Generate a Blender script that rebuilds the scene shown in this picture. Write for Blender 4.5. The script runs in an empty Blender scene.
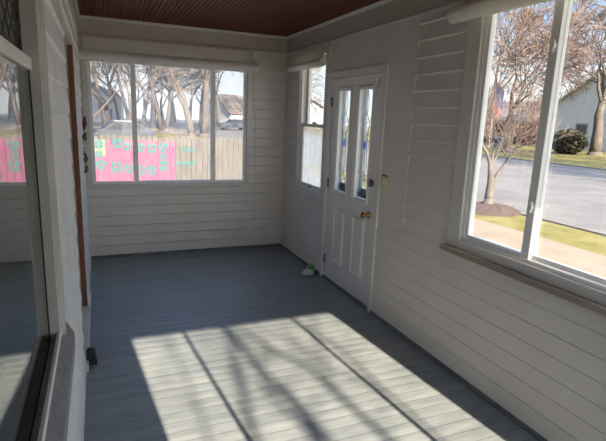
import bpy, bmesh, math, random
from mathutils import Vector, Matrix

S = bpy.context.scene
COL = S.collection
PI = math.pi

# ------------------------------------------------------------------ room
L, R, D, YF, H = -0.152, 2.066, 5.522, -0.40, 2.491      # left, right, back, front walls, ceiling
ZF = 2.312                                               # underside of the frieze board
ZG = -0.60                                               # ground outside
SUN = Vector((-0.085, 1.0, -0.534)).normalized()         # the way the sunlight travels

# ------------------------------------------------------------------ helpers
class MB:
    def __init__(s):
        s.v, s.f = [], []
    def box(s, x0, x1, y0, y1, z0, z1):
        x0, x1 = sorted((x0, x1)); y0, y1 = sorted((y0, y1)); z0, z1 = sorted((z0, z1))
        n = len(s.v)
        s.v += [(x0,y0,z0),(x1,y0,z0),(x1,y1,z0),(x0,y1,z0),(x0,y0,z1),(x1,y0,z1),(x1,y1,z1),(x0,y1,z1)]
        s.f += [(n,n+3,n+2,n+1),(n+4,n+5,n+6,n+7),(n,n+1,n+5,n+4),(n+1,n+2,n+6,n+5),(n+2,n+3,n+7,n+6),(n+3,n,n+4,n+7)]
        return s
    def hexa(s, p):                                      # 8 corners: bottom ring, top ring
        n = len(s.v); s.v += [tuple(q) for q in p]
        s.f += [(n,n+3,n+2,n+1),(n+4,n+5,n+6,n+7),(n,n+1,n+5,n+4),(n+1,n+2,n+6,n+5),(n+2,n+3,n+7,n+6),(n+3,n,n+4,n+7)]
        return s
    def poly(s, pts):
        n = len(s.v); s.v += [tuple(p) for p in pts]; s.f.append(tuple(range(n, n+len(pts)))); return s
    def prism(s, pts, vec):                              # extrude a polygon along a vector
        n = len(s.v); k = len(pts); vec = Vector(vec)
        s.v += [tuple(p) for p in pts] + [tuple(Vector(p)+vec) for p in pts]
        s.f.append(tuple(range(n, n+k))); s.f.append(tuple(range(n+2*k-1, n+k-1, -1)))
        for i in range(k):
            j = (i+1) % k
            s.f.append((n+i, n+k+i, n+k+j, n+j))
        return s
    def tube(s, pts, rad, sides=8, cap=True):
        pts = [Vector(p) for p in pts]
        if not isinstance(rad, (list, tuple)): rad = [rad]*len(pts)
        n0 = len(s.v); prev = None
        for i, p in enumerate(pts):
            a = pts[max(i-1,0)]; b = pts[min(i+1,len(pts)-1)]
            t = (b-a).normalized() if (b-a).length > 1e-9 else Vector((0,0,1))
            if prev is None:
                x = t.orthogonal().normalized()
            else:
                x = prev - t*prev.dot(t)
                x = x.normalized() if x.length > 1e-6 else t.orthogonal().normalized()
            prev = x; y = t.cross(x)
            for k in range(sides):
                an = 2*PI*k/sides
                s.v.append(tuple(p + (x*math.cos(an)+y*math.sin(an))*rad[i]))
        for i in range(len(pts)-1):
            for k in range(sides):
                a = n0+i*sides+k; b = n0+i*sides+(k+1)%sides
                s.f.append((a, b, b+sides, a+sides))
        if cap:
            s.f.append(tuple(n0+k for k in reversed(range(sides))))
            s.f.append(tuple(n0+(len(pts)-1)*sides+k for k in range(sides)))
        return s
    def lathe(s, prof, c, ax=(0,0,1), sides=20):         # prof: (radius, height along ax)
        ax = Vector(ax).normalized(); x = ax.orthogonal().normalized(); y = ax.cross(x); c = Vector(c)
        n0 = len(s.v)
        for r, h in prof:
            for k in range(sides):
                an = 2*PI*k/sides
                s.v.append(tuple(c + ax*h + (x*math.cos(an)+y*math.sin(an))*r))
        for i in range(len(prof)-1):
            for k in range(sides):
                a = n0+i*sides+k; b = n0+i*sides+(k+1)%sides
                s.f.append((a, b, b+sides, a+sides))
        s.f.append(tuple(n0+k for k in reversed(range(sides))))
        s.f.append(tuple(n0+(len(prof)-1)*sides+k for k in range(sides)))
        return s
    def build(s, name, mat=None, parent=None, bevel=0, smooth=False, flip=True):
        me = bpy.data.meshes.new(name); me.from_pydata(s.v, [], s.f); me.update()
        if flip:
            bm = bmesh.new(); bm.from_mesh(me); bmesh.ops.recalc_face_normals(bm, faces=bm.faces); bm.to_mesh(me); bm.free()
        if smooth:
            for p in me.polygons: p.use_smooth = True
        o = bpy.data.objects.new(name, me); COL.objects.link(o)
        if mat: me.materials.append(mat)
        if parent:
            o.parent = parent
            o.location = -parent.location if parent.type == 'EMPTY' else (0,0,0)
        if bevel:
            m = o.modifiers.new('bevel', 'BEVEL'); m.width = bevel; m.segments = 2; m.limit_method = 'ANGLE'
        return o

def empty(name, loc):
    o = bpy.data.objects.new(name, None); o.location = loc; o.empty_display_size = 0.1
    COL.objects.link(o); return o
def tag(o, label, cat, group=None, kind=None):
    o['label'] = label; o['category'] = cat
    if group: o['group'] = group
    if kind: o['kind'] = kind
    return o
def struct(o, label=None, cat=None):
    o['kind'] = 'structure'
    if label: o['label'] = label
    if cat: o['category'] = cat
    return o

# ------------------------------------------------------------------ materials
def mat(name, c, rough=0.6, c2=None, scale=8, bump=0.0, bscale=40, metal=0, stretch=(1,1,1), detail=4, spec=0.5, contrast=(0.35,0.65)):
    m = bpy.data.materials.new(name); m.use_nodes = True
    nt = m.node_tree; N = nt.nodes; K = nt.links; P = N['Principled BSDF']
    P.inputs['Base Color'].default_value = (*c, 1); P.inputs['Roughness'].default_value = rough
    P.inputs['Metallic'].default_value = metal; P.inputs['Specular IOR Level'].default_value = spec
    tc = N.new('ShaderNodeTexCoord'); mp = N.new('ShaderNodeMapping'); mp.inputs['Scale'].default_value = stretch
    K.new(tc.outputs['Object'], mp.inputs[0])
    if c2:
        no = N.new('ShaderNodeTexNoise'); no.inputs['Scale'].default_value = scale; no.inputs['Detail'].default_value = detail
        K.new(mp.outputs[0], no.inputs['Vector'])
        r = N.new('ShaderNodeValToRGB')
        r.color_ramp.elements[0].position = contrast[0]; r.color_ramp.elements[1].position = contrast[1]
        r.color_ramp.elements[0].color = (*c, 1); r.color_ramp.elements[1].color = (*c2, 1)
        K.new(no.outputs['Fac'], r.inputs[0]); K.new(r.outputs[0], P.inputs['Base Color'])
    if bump:
        nb = N.new('ShaderNodeTexNoise'); nb.inputs['Scale'].default_value = bscale; nb.inputs['Detail'].default_value = 5
        K.new(mp.outputs[0], nb.inputs['Vector'])
        b = N.new('ShaderNodeBump'); b.inputs['Strength'].default_value = bump; b.inputs['Distance'].default_value = 0.01
        K.new(nb.outputs['Fac'], b.inputs['Height']); K.new(b.outputs[0], P.inputs['Normal'])
    return m

def glass_mat(name, tint=(0.97,0.985,0.98), veil=0.0, ior=1.5, veilc=(0.9,0.92,0.95)):
    m = bpy.data.materials.new(name); m.use_nodes = True
    nt = m.node_tree; N = nt.nodes; K = nt.links
    for n in list(N): N.remove(n)
    out = N.new('ShaderNodeOutputMaterial'); tr = N.new('ShaderNodeBsdfTransparent'); tr.inputs[0].default_value = (*tint, 1)
    gl = N.new('ShaderNodeBsdfGlossy'); gl.inputs['Roughness'].default_value = 0.0
    ge = N.new('ShaderNodeNewGeometry'); fr = N.new('ShaderNodeFresnel')
    mr = N.new('ShaderNodeMapRange'); mr.inputs['To Min'].default_value = ior; mr.inputs['To Max'].default_value = 1/ior
    K.new(ge.outputs['Backfacing'], mr.inputs['Value']); K.new(mr.outputs[0], fr.inputs['IOR'])
    mx = N.new('ShaderNodeMixShader'); K.new(fr.outputs[0], mx.inputs[0]); K.new(gl.outputs[0], mx.inputs[2])
    src = tr.outputs[0]
    if veil:                                             # screen haze and glare, mixed into the pane as translucent white
        tl = N.new('ShaderNodeBsdfTranslucent'); tl.inputs[0].default_value = (*veilc, 1)
        no = N.new('ShaderNodeTexNoise'); no.inputs['Scale'].default_value = 6; no.inputs['Detail'].default_value = 5
        ma = N.new('ShaderNodeMapRange'); ma.inputs['From Min'].default_value = 0.3; ma.inputs['From Max'].default_value = 0.7
        ma.inputs['To Min'].default_value = veil*0.7; ma.inputs['To Max'].default_value = veil*1.3
        K.new(no.outputs['Fac'], ma.inputs['Value'])
        m2 = N.new('ShaderNodeMixShader'); K.new(ma.outputs[0], m2.inputs[0]); K.new(tr.outputs[0], m2.inputs[1]); K.new(tl.outputs[0], m2.inputs[2])
        src = m2.outputs[0]
    K.new(src, mx.inputs[1]); K.new(mx.outputs[0], out.inputs[0])
    return m

def floor_mat():
    m = bpy.data.materials.new('painted_porch_floor'); m.use_nodes = True
    nt = m.node_tree; N = nt.nodes; K = nt.links; P = N['Principled BSDF']
    P.inputs['Specular IOR Level'].default_value = 0.6
    tc = N.new('ShaderNodeTexCoord'); sp = N.new('ShaderNodeSeparateXYZ'); K.new(tc.outputs['Object'], sp.inputs[0])
    def M(op, a, b=None):
        n = N.new('ShaderNodeMath'); n.operation = op
        for i, q in enumerate((a, b)):
            if q is None: continue
            if isinstance(q, (int, float)): n.inputs[i].default_value = q
            else: K.new(q, n.inputs[i])
        return n.outputs[0]
    wob = N.new('ShaderNodeTexNoise'); wob.inputs['Scale'].default_value = 1.6; K.new(tc.outputs['Object'], wob.inputs['Vector'])
    yy = M('ADD', sp.outputs['Y'], M('MULTIPLY', wob.outputs['Fac'], 0.012))
    bd = M('DIVIDE', yy, 0.083)                          # boards run across the porch
    fr = M('FRACT', bd); idx = M('FLOOR', bd)
    edge = M('MINIMUM', fr, M('SUBTRACT', 1.0, fr))      # 0 at the joints
    wn = N.new('ShaderNodeTexWhiteNoise'); wn.noise_dimensions = '1D'; K.new(idx, wn.inputs['W'])
    no = N.new('ShaderNodeTexNoise'); no.inputs['Scale'].default_value = 5; no.inputs['Detail'].default_value = 8; no.inputs['Roughness'].default_value = 0.65
    mp = N.new('ShaderNodeMapping'); mp.inputs['Scale'].default_value = (0.6, 3.0, 1); K.new(tc.outputs['Object'], mp.inputs[0]); K.new(mp.outputs[0], no.inputs['Vector'])
    r = N.new('ShaderNodeValToRGB')
    r.color_ramp.elements[0].position = 0.30; r.color_ramp.elements[1].position = 0.75
    r.color_ramp.elements[0].color = FLOOR_A; r.color_ramp.elements[1].color = FLOOR_B
    K.new(M('ADD', M('MULTIPLY', no.outputs['Fac'], 0.85), M('MULTIPLY', wn.outputs['Value'], 0.12)), r.inputs[0])
    # worn, paint-thin scuffs
    n2 = N.new('ShaderNodeTexNoise'); n2.inputs['Scale'].default_value = 14; n2.inputs['Detail'].default_value = 10; n2.inputs['Roughness'].default_value = 0.8
    mp2 = N.new('ShaderNodeMapping'); mp2.inputs['Scale'].default_value = (0.35, 2.2, 1); K.new(tc.outputs['Object'], mp2.inputs[0]); K.new(mp2.outputs[0], n2.inputs['Vector'])
    sc = N.new('ShaderNodeMapRange'); sc.inputs['From Min'].default_value = 0.60; sc.inputs['From Max'].default_value = 0.72
    sc.inputs['To Max'].default_value = 0.7; K.new(n2.outputs['Fac'], sc.inputs['Value'])
    mx = N.new('ShaderNodeMixRGB'); K.new(sc.outputs[0], mx.inputs[0]); K.new(r.outputs[0], mx.inputs[1]); mx.inputs[2].default_value = (0.085,0.092,0.10,1)
    jn = N.new('ShaderNodeMapRange'); jn.inputs['From Max'].default_value = 0.045; jn.inputs['To Min'].default_value = 0.45; jn.inputs['To Max'].default_value = 1.0
    K.new(edge, jn.inputs['Value'])
    mj = N.new('ShaderNodeMixRGB'); mj.blend_type = 'MULTIPLY'; mj.inputs[0].default_value = 1
    K.new(mx.outputs[0], mj.inputs[1]); K.new(jn.outputs[0], mj.inputs[2]); K.new(mj.outputs[0], P.inputs['Base Color'])
    # cupped boards + grain
    cup = M('MULTIPLY', M('POWER', edge, 0.5), 0.8)
    hb = M('ADD', cup, M('MULTIPLY', no.outputs['Fac'], 0.6))
    b = N.new('ShaderNodeBump'); b.inputs['Strength'].default_value = 0.6; b.inputs['Distance'].default_value = 0.005
    K.new(hb, b.inputs['Height']); K.new(b.outputs[0], P.inputs['Normal'])
    rr = N.new('ShaderNodeMapRange'); rr.inputs['To Min'].default_value = 0.22; rr.inputs['To Max'].default_value = 0.55; K.new(no.outputs['Fac'], rr.inputs['Value']); K.new(rr.outputs[0], P.inputs['Roughness'])
    return m

def ceiling_mat():
    m = bpy.data.materials.new('stained_beadboard'); m.use_nodes = True
    nt = m.node_tree; N = nt.nodes; K = nt.links; P = N['Principled BSDF']
    P.inputs['Roughness'].default_value = 0.5; P.inputs['Specular IOR Level'].default_value = 0.3
    tc = N.new('ShaderNodeTexCoord')
    mp = N.new('ShaderNodeMapping'); mp.inputs['Scale'].default_value = (14, 1.0, 1); K.new(tc.outputs['Object'], mp.inputs[0])
    no = N.new('ShaderNodeTexNoise'); no.inputs['Scale'].default_value = 3; no.inputs['Detail'].default_value = 6; K.new(mp.outputs[0], no.inputs['Vector'])
    r = N.new('ShaderNodeValToRGB'); r.color_ramp.elements[0].position = 0.3; r.color_ramp.elements[1].position = 0.7
    r.color_ramp.elements[0].color = (0.09,0.016,0.006,1); r.color_ramp.elements[1].color = (0.16,0.036,0.012,1)
    K.new(no.outputs['Fac'], r.inputs[0]); K.new(r.outputs[0], P.inputs['Base Color'])
    return m

FLOOR_A = (0.155,0.185,0.215,1); FLOOR_B = (0.30,0.33,0.355,1)
M = {}
M['siding']  = mat('painted_siding', (0.665,0.637,0.602), 0.55, (0.715,0.687,0.652), 2.5, 0.12, 60, spec=0.35)
M['housesiding'] = mat('house_siding', (0.72,0.73,0.74), 0.55, (0.82,0.83,0.84), 5, 0.25, 40, spec=0.3)
M['trim']    = mat('painted_trim', (0.62,0.60,0.57), 0.5, (0.67,0.65,0.62), 3, 0.08, 50, spec=0.4)
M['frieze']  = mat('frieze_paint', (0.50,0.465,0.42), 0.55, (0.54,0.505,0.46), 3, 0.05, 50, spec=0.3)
M['white']   = mat('white_vinyl', (0.82,0.82,0.81), 0.4, (0.85,0.85,0.84), 4)
M['whitewood'] = mat('white_painted_wood', (0.72,0.70,0.67), 0.5, (0.77,0.75,0.72), 6, 0.08, 40)
M['greysash'] = mat('weathered_window_frame', (0.42,0.405,0.37), 0.5, (0.50,0.48,0.44), 6, 0.06, 40)
M['door']    = mat('white_door_paint', (0.76,0.755,0.745), 0.42, (0.80,0.795,0.785), 3)
M['sillwood'] = mat('weathered_sill', (0.24,0.20,0.17), 0.6, (0.32,0.275,0.24), 9, 0.15, 40, stretch=(1,0.2,1))
M['greysill'] = mat('grey_painted_sill', (0.20,0.20,0.21), 0.6, (0.27,0.27,0.275), 30, 0.2, 80)
M['railgrey'] = mat('grey_sash_rail', (0.42,0.42,0.43), 0.5, (0.50,0.50,0.51), 10)
M['darkrail'] = mat('dark_sash_rail', (0.02,0.02,0.02), 0.5, (0.03,0.03,0.03), 10)
M['track']   = mat('window_track', (0.36,0.41,0.47), 0.35)
M['base']    = mat('blue_grey_shoe_mould', (0.10,0.115,0.135), 0.45, (0.15,0.165,0.185), 8, 0.1, 40)
M['floor']   = floor_mat()
M['ceil']    = ceiling_mat()
def cloth_mat(name, c, c2, tl):
    m = mat(name, c, 0.85, c2, 60, 0.25, 250, stretch=(0.3,0.3,3), spec=0.2); nt = m.node_tree; N = nt.nodes; K = nt.links
    P = N['Principled BSDF']; t = N.new('ShaderNodeBsdfTranslucent'); t.inputs[0].default_value = (*c2, 1); mx = N.new('ShaderNodeMixShader'); mx.inputs[0].default_value = tl
    K.new(P.outputs[0], mx.inputs[1]); K.new(t.outputs[0], mx.inputs[2]); K.new(mx.outputs[0], N['Material Output'].inputs[0]); return m
M['fabric'] = cloth_mat('shade_fabric', (0.84,0.825,0.80), (0.89,0.875,0.85), 0.4)
M['cream']   = mat('cream_plastic', (0.66,0.56,0.36), 0.4, (0.70,0.60,0.40), 5)
M['brass']   = mat('brass', (0.62,0.42,0.14), 0.25, (0.50,0.33,0.11), 30, metal=1)
M['steel']   = mat('dark_steel', (0.20,0.19,0.18), 0.35, (0.28,0.27,0.26), 30, metal=1)
M['black']   = mat('black_rubber', (0.012,0.012,0.013), 0.7, (0.025,0.025,0.026), 30, 0.3, 60)
M['brownwood'] = mat('red_brown_wood', (0.16,0.06,0.03), 0.5, (0.24,0.095,0.05), 12, 0.1, 40, stretch=(1,1,0.1))
M['doorwood'] = mat('house_door_wood', (0.12,0.05,0.028), 0.45, (0.19,0.085,0.045), 10, 0.1, 40, stretch=(1,1,0.1))
M['lead']    = mat('lead_came', (0.02,0.02,0.021), 0.5, (0.035,0.035,0.036), 20)
M['came']    = mat('dull_came', (0.22,0.22,0.24), 0.4, (0.32,0.32,0.34), 20, metal=0.6)
M['blueglass'] = glass_mat('blue_glass', (0.35,0.45,0.88))
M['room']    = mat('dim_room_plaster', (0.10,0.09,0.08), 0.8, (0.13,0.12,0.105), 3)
M['curtain'] = mat('brown_curtain', (0.42,0.36,0.31), 0.9, (0.50,0.44,0.38), 20, 0.2, 60)
M['glass']   = glass_mat('window_glass')
M['glass_back'] = glass_mat('veiled_glass', (0.93,0.94,0.94), veil=0.11)  # whitish glare over the back view is put into this pane
M['glass_small'] = glass_mat('hazy_storm_glass', (0.9,0.92,0.94), veil=0.42)
M['glass_house'] = glass_mat('house_window_glass', (0.85,0.87,0.86))
M['navy']    = mat('navy_metal', (0.02,0.035,0.08), 0.4, (0.03,0.05,0.10), 10)
M['stormblue'] = mat('storm_frame', (0.30,0.35,0.45), 0.4, (0.36,0.41,0.5), 5)
# outdoors
M['lawn']    = mat('lawn', (0.105,0.098,0.018), 0.9, (0.185,0.158,0.055), 1.6, 0.6, 8, detail=8)
M['dry']     = mat('dry_lawn', (0.13,0.115,0.06), 0.9, (0.19,0.165,0.10), 0.25, 0.4, 4, detail=8)
M['road']    = mat('old_asphalt', (0.115,0.112,0.115), 0.85, (0.155,0.15,0.152), 0.9, 0.2, 30, detail=8)
M['walk']    = mat('concrete_walk', (0.19,0.15,0.115), 0.85, (0.24,0.19,0.145), 2, 0.2, 20, detail=8)
M['kerb']    = mat('kerb', (0.14,0.13,0.125), 0.85, (0.18,0.17,0.16), 3)
M['bark']    = mat('grey_bark', (0.07,0.06,0.055), 0.9, (0.12,0.105,0.098), 9, 0.7, 25, stretch=(1,1,0.25))
M['twig']    = mat('reddish_twigs', (0.105,0.075,0.065), 0.85, (0.165,0.12,0.105), 4)
M['twig2']   = mat('grey_twigs', (0.09,0.08,0.072), 0.85, (0.14,0.125,0.113), 4)
M['mulch']   = mat('mulch', (0.045,0.03,0.026), 0.95, (0.085,0.06,0.05), 30, 0.8, 30)
M['fence']   = mat('weathered_fence', (0.085,0.08,0.074), 0.85, (0.135,0.128,0.118), 6, 0.3, 30, stretch=(3,1,0.3))
M['pink']    = mat('pink_paint', (0.25,0.05,0.135), 0.8, (0.20,0.09,0.14), 7, 0.15, 30, stretch=(3,1,0.6))
M['teal']    = mat('teal_paint', (0.012,0.15,0.15), 0.8, (0.06,0.17,0.17), 16, contrast=(0.4,0.75))
M['lime']    = mat('lime_paint', (0.16,0.19,0.12), 0.8, (0.20,0.20,0.15), 7)
M['bush']    = mat('dark_bush', (0.02,0.024,0.012), 0.9, (0.045,0.045,0.022), 3)
M['paleblue'] = mat('pale_blue_cladding', (0.46,0.485,0.515), 0.7, (0.52,0.545,0.575), 2)
M['bluehouse'] = mat('blue_cladding', (0.42,0.46,0.52), 0.7, (0.47,0.51,0.57), 2)
M['maroon']  = mat('maroon_cladding', (0.10,0.045,0.04), 0.7, (0.14,0.065,0.06), 2)
M['roof']    = mat('grey_shingle', (0.144, 0.137, 0.137), 0.9, (0.202, 0.194, 0.187), 3, 0.3, 10)
M['paleroof'] = mat('pale_shingle', (0.30,0.295,0.29), 0.9, (0.36,0.355,0.345), 3, 0.3, 10)
M['tanroof'] = mat('tan_shingle', (0.15,0.115,0.09), 0.9, (0.20,0.155,0.12), 3, 0.3, 10)
M['housewhite'] = mat('white_house_trim', (0.27,0.27,0.268), 0.6, (0.31,0.31,0.306), 3)
M['hwindow'] = mat('dark_house_glass', (0.03,0.035,0.045), 0.1, (0.05,0.055,0.065), 3)
M['tyre']    = mat('tyre', (0.015,0.015,0.015), 0.8, (0.03,0.03,0.03), 20)
M['carwhite'] = mat('white_car_paint', (0.28,0.285,0.29), 0.25, (0.30,0.305,0.31), 2)
M['carblue'] = mat('blue_grey_car_paint', (0.05,0.06,0.08), 0.55, (0.06,0.07,0.09), 2, spec=0.2)
M['binblue'] = mat('dark_blue_plastic', (0.02,0.04,0.12), 0.5, (0.03,0.055,0.15), 6)
M['flagblue'] = mat('flag_blue_cloth', (0.04,0.06,0.17), 0.8, (0.055,0.08,0.20), 6)
M['flagred'] = mat('flag_red_cloth', (0.28,0.11,0.12), 0.8, (0.33,0.15,0.16), 6)
M['red']     = mat('dark_red_paint', (0.10,0.012,0.012), 0.5, (0.16,0.02,0.018), 30)
M['rust']    = mat('rusty_brown', (0.13,0.06,0.035), 0.8, (0.22,0.11,0.06), 40)
M['pale']    = mat('pale_cream', (0.55,0.50,0.42), 0.7, (0.62,0.57,0.48), 30)
M['green']   = mat('green_lid', (0.06,0.30,0.05), 0.5, (0.09,0.36,0.08), 20)
M['whiteplastic'] = mat('white_plastic', (0.66,0.68,0.66), 0.4, (0.72,0.74,0.72), 10)
M['cordm']   = mat('white_cord', (0.62,0.60,0.56), 0.7, (0.68,0.66,0.62), 50)

# ------------------------------------------------------------------ walls with clapboards
TF = {
 'right': lambda u, n, z: (R-n, u, z),
 'left':  lambda u, n, z: (L+n, u, z),
 'back':  lambda u, n, z: (u, D-n, z),
 'front': lambda u, n, z: (u, YF+n, z),
}
def tbox(mb, tf, u0, u1, n0, n1, z0, z1):
    a = tf(u0, n0, z0); b = tf(u1, n1, z1)
    return mb.box(a[0], b[0], a[1], b[1], a[2], b[2])

def wall(side, u0, u1, openings, mcore, th=0.12, z1=H+0.05):
    tf = TF[side]; mb = MB()
    us = sorted({u0, u1, *[o[0] for o in openings], *[o[1] for o in openings]}); us = [u for u in us if u0 <= u <= u1]
    for a, b in zip(us, us[1:]):
        m = (a+b)/2
        cuts = sorted((o[2], o[3]) for o in openings if o[0] < m < o[1])
        z = ZG if side != 'left' else ZG
        for c0, c1 in cuts:
            if c0 > z: tbox(mb, tf, a, b, -th, -0.006, z, c0)
            z = c1
        if z < z1: tbox(mb, tf, a, b, -th, -0.006, z, z1)
    o = mb.build('wall_'+side, mcore); struct(o); return o

def siding(side, u0, u1, z0, z1, openings, lap, m, parent, t0=0.002, t1=0.019, start=0.0):
    tf = TF[side]; mb = MB()
    zs = {z0, z1}; k = 0
    bots = []
    z = z0 - start
    while z < z1:
        bots.append(z); zs.add(z); z += lap
    CH, GR = 0.009, lap-0.005
    for b0 in bots: zs |= {b0+CH, b0+GR}
    for o in openings: zs |= {o[2], o[3]}
    zs = sorted(q for q in zs if z0 <= q <= z1)
    def prof(zz, b, mid):
        if mid-b < CH: return t1 - 0.010*(1-(zz-b)/CH)
        if mid-b > GR: return t0-0.0055 if t0 > -0.001 else -0.0055
        return t1 + (t0-t1)*(zz-b)/lap
    rnd = random.Random(hash(side) % 97 if False else len(side))
    for a, b in zip(zs, zs[1:]):
        if b-a < 1e-4: continue
        mid = (a+b)/2
        bot = max(q for q in bots if q <= mid+1e-9)
        iv = [(u0, u1)]
        for o in openings:
            if o[2] < mid < o[3]:
                nx = []
                for p, q in iv:
                    if o[1] <= p or o[0] >= q: nx.append((p, q)); continue
                    if o[0] > p: nx.append((p, o[0]))
                    if o[1] < q: nx.append((o[1], q))
                iv = nx
        na, nb = prof(a, bot, mid), prof(b, bot, mid)
        for p, q in iv:
            mb.hexa([tf(p,-0.006,a), tf(q,-0.006,a), tf(q,na,a), tf(p,na,a), tf(p,-0.006,b), tf(q,-0.006,b), tf(q,nb,b), tf(p,nb,b)])
    return mb.build('siding', m, parent)

# openings (u0, u1, z0, z1)
W1 = (-0.085, 1.585, 0.815, 2.265)      # back slider
W2 = (4.395, 5.04, 0.825, 2.235)        # small double-hung, street side
W3 = (0.335, 2.31, 0.885, 2.285)       # big slider, street side
D1 = (3.335, 4.275, -0.02, 1.965)      # street door
W4 = (-0.235, 1.535, 0.84, 2.235)        # house window
D2 = (3.04, 4.05, -0.02, 2.06)         # house door
W5 = (0.445, 2.066, 0.815, 2.085)       # front slider behind the camera

wr = wall('right', YF-0.12, D+0.12, [W2, W3, D1], M['siding'], th=0.07)
siding('right', YF, D, 0.028, ZF, [(4.33,5.10,0.77,2.26), (0.23,2.42,0.785,2.30), (2.93,4.345,0.775,2.40), (3.29,4.345,-1,1)], 0.111, M['siding'], wr, start=0.008)
wb = wall('back', L-0.1, R+0.1, [W1], M['siding'])
siding('back', L, R, 0.028, ZF, [(-0.135,1.637,0.785,2.31)], 0.109, M['siding'], wb, start=0.0, t1=0.017)
wl = wall('left', YF-0.12, D+0.12, [W4, D2], M['housesiding'], th=0.14)
siding('left', YF, D, 0.10, ZF, [(-0.31,1.595,0.82,2.32), (3.02,4.06,-1,2.09)], 0.135, M['housesiding'], wl, start=0.02, t0=-0.004, t1=0.009)
wf = wall('front', L-0.1, R+0.1, [W5], M['siding'])
siding('front', L, R, 0.028, ZF, [(0.37,2.066,0.77,2.31)], 0.109, M['siding'], wf, start=0.02)

# floor, ceiling, frieze, crown, shoe mouldings
fl = MB().box(L-0.2, R+0.13, YF-0.12, D+0.12, -0.10, 0.0).build('floor', M['floor']); struct(fl)
cb = MB()
cb.box(L-0.13, R+0.12, YF-0.12, D+0.12, H+0.012, H+0.06)
x = L-0.05; bw = 0.041
while x < R+0.05:                                       # beaded boards running the length of the porch
    x1 = x+bw
    cb.prism([(x+0.002,YF-0.05,H+0.012),(x+0.002,YF-0.05,H+0.003),(x+0.005,YF-0.05,H),(x1-0.013,YF-0.05,H),(x1-0.012,YF-0.05,H+0.004),(x1-0.009,YF-0.05,H+0.004),
              (x1-0.008,YF-0.05,H),(x1-0.003,YF-0.05,H),(x1-0.0005,YF-0.05,H+0.004),(x1-0.0005,YF-0.05,H+0.012)], (0, D-YF+0.1, 0))
    x = x1
struct(cb.build('ceiling', M['ceil']))
for side, a, b, nm in (('right',YF,D,'trim_1'),('left',YF,D,'trim_2'),('back',L,R,'trim_3'),('front',L,R,'trim_4')):
    tf = TF[side]; mb = MB()
    tbox(mb, tf, a, b, -0.01, 0.010, ZF, H)
    fo = struct(mb.build(nm, M['frieze'], bevel=0.002))
    mb = MB(); tbox(mb, tf, a, b, 0.0, 0.021, ZF-0.004, ZF+0.014); mb.build('bead_moulding', M['frieze'], fo, bevel=0.004)
    p = [tf(a,0.009,H), tf(a,0.032,H), tf(a,0.032,H-0.006), tf(a,0.022,H-0.011), tf(a,0.015,H-0.019), tf(a,0.009,H-0.026)]
    mb = MB(); mb.prism(p, Vector(tf(b,0,0))-Vector(tf(a,0,0))); mb.build('crown_moulding', M['trim'], fo)
def shoe(nm, side, parts):
    tf = TF[side]; mb = MB()
    for a, b in parts:
        p = [tf(a,-0.006,0.0), tf(a,0.030,0.0), tf(a,0.029,0.010), tf(a,0.024,0.020), tf(a,0.016,0.026), tf(a,0.013,0.030), tf(a,-0.006,0.032)]
        mb.prism(p, Vector(tf(b,0,0))-Vector(tf(a,0,0)))
    struct(mb.build(nm, M['base']))
shoe('baseboard_right', 'right', [(YF,3.285),(4.325,D)])
shoe('baseboard_back', 'back', [(L,R)])
shoe('baseboard_front', 'front', [(L,R)])
mb = MB(); 
for a, b in ((YF,3.02),(4.06,D)): mb.box(L-0.006, L+0.012, a, b, 0.0, 0.10)
struct(mb.build('baseboard_left', M['housesiding'], bevel=0.003))

# plain panels beside and above the street door, with edge strip
mb = MB(); tbox(mb, TF['right'], 2.935, 3.29, -0.006, 0.008, 0.78, ZF); tbox(mb, TF['right'], 3.29, 4.36, -0.006, 0.008, 2.0, ZF)
pn = struct(mb.build('trim_5', M['siding'], bevel=0.001))
mb = MB(); tbox(mb, TF['right'], 2.925, 2.938, -0.004, 0.017, 0.775, ZF); tbox(mb, TF['right'], 2.925, 3.03, -0.004, 0.014, 0.768, 0.782)
mb.build('edge_strip', M['trim'], pn, bevel=0.002)

# ------------------------------------------------------------------ windows
def frame_ring(mb, tf, u0, u1, z0, z1, w, n0, n1, wb=None, wt=None):
    wb = w if wb is None else wb; wt = w if wt is None else wt
    tbox(mb, tf, u0, u0+w, n0, n1, z0, z1); tbox(mb, tf, u1-w, u1, n0, n1, z0, z1)
    tbox(mb, tf, u0+w, u1-w, n0, n1, z0, z0+wb); tbox(mb, tf, u0+w, u1-w, n0, n1, z1-wt, z1)
    return mb

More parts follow.
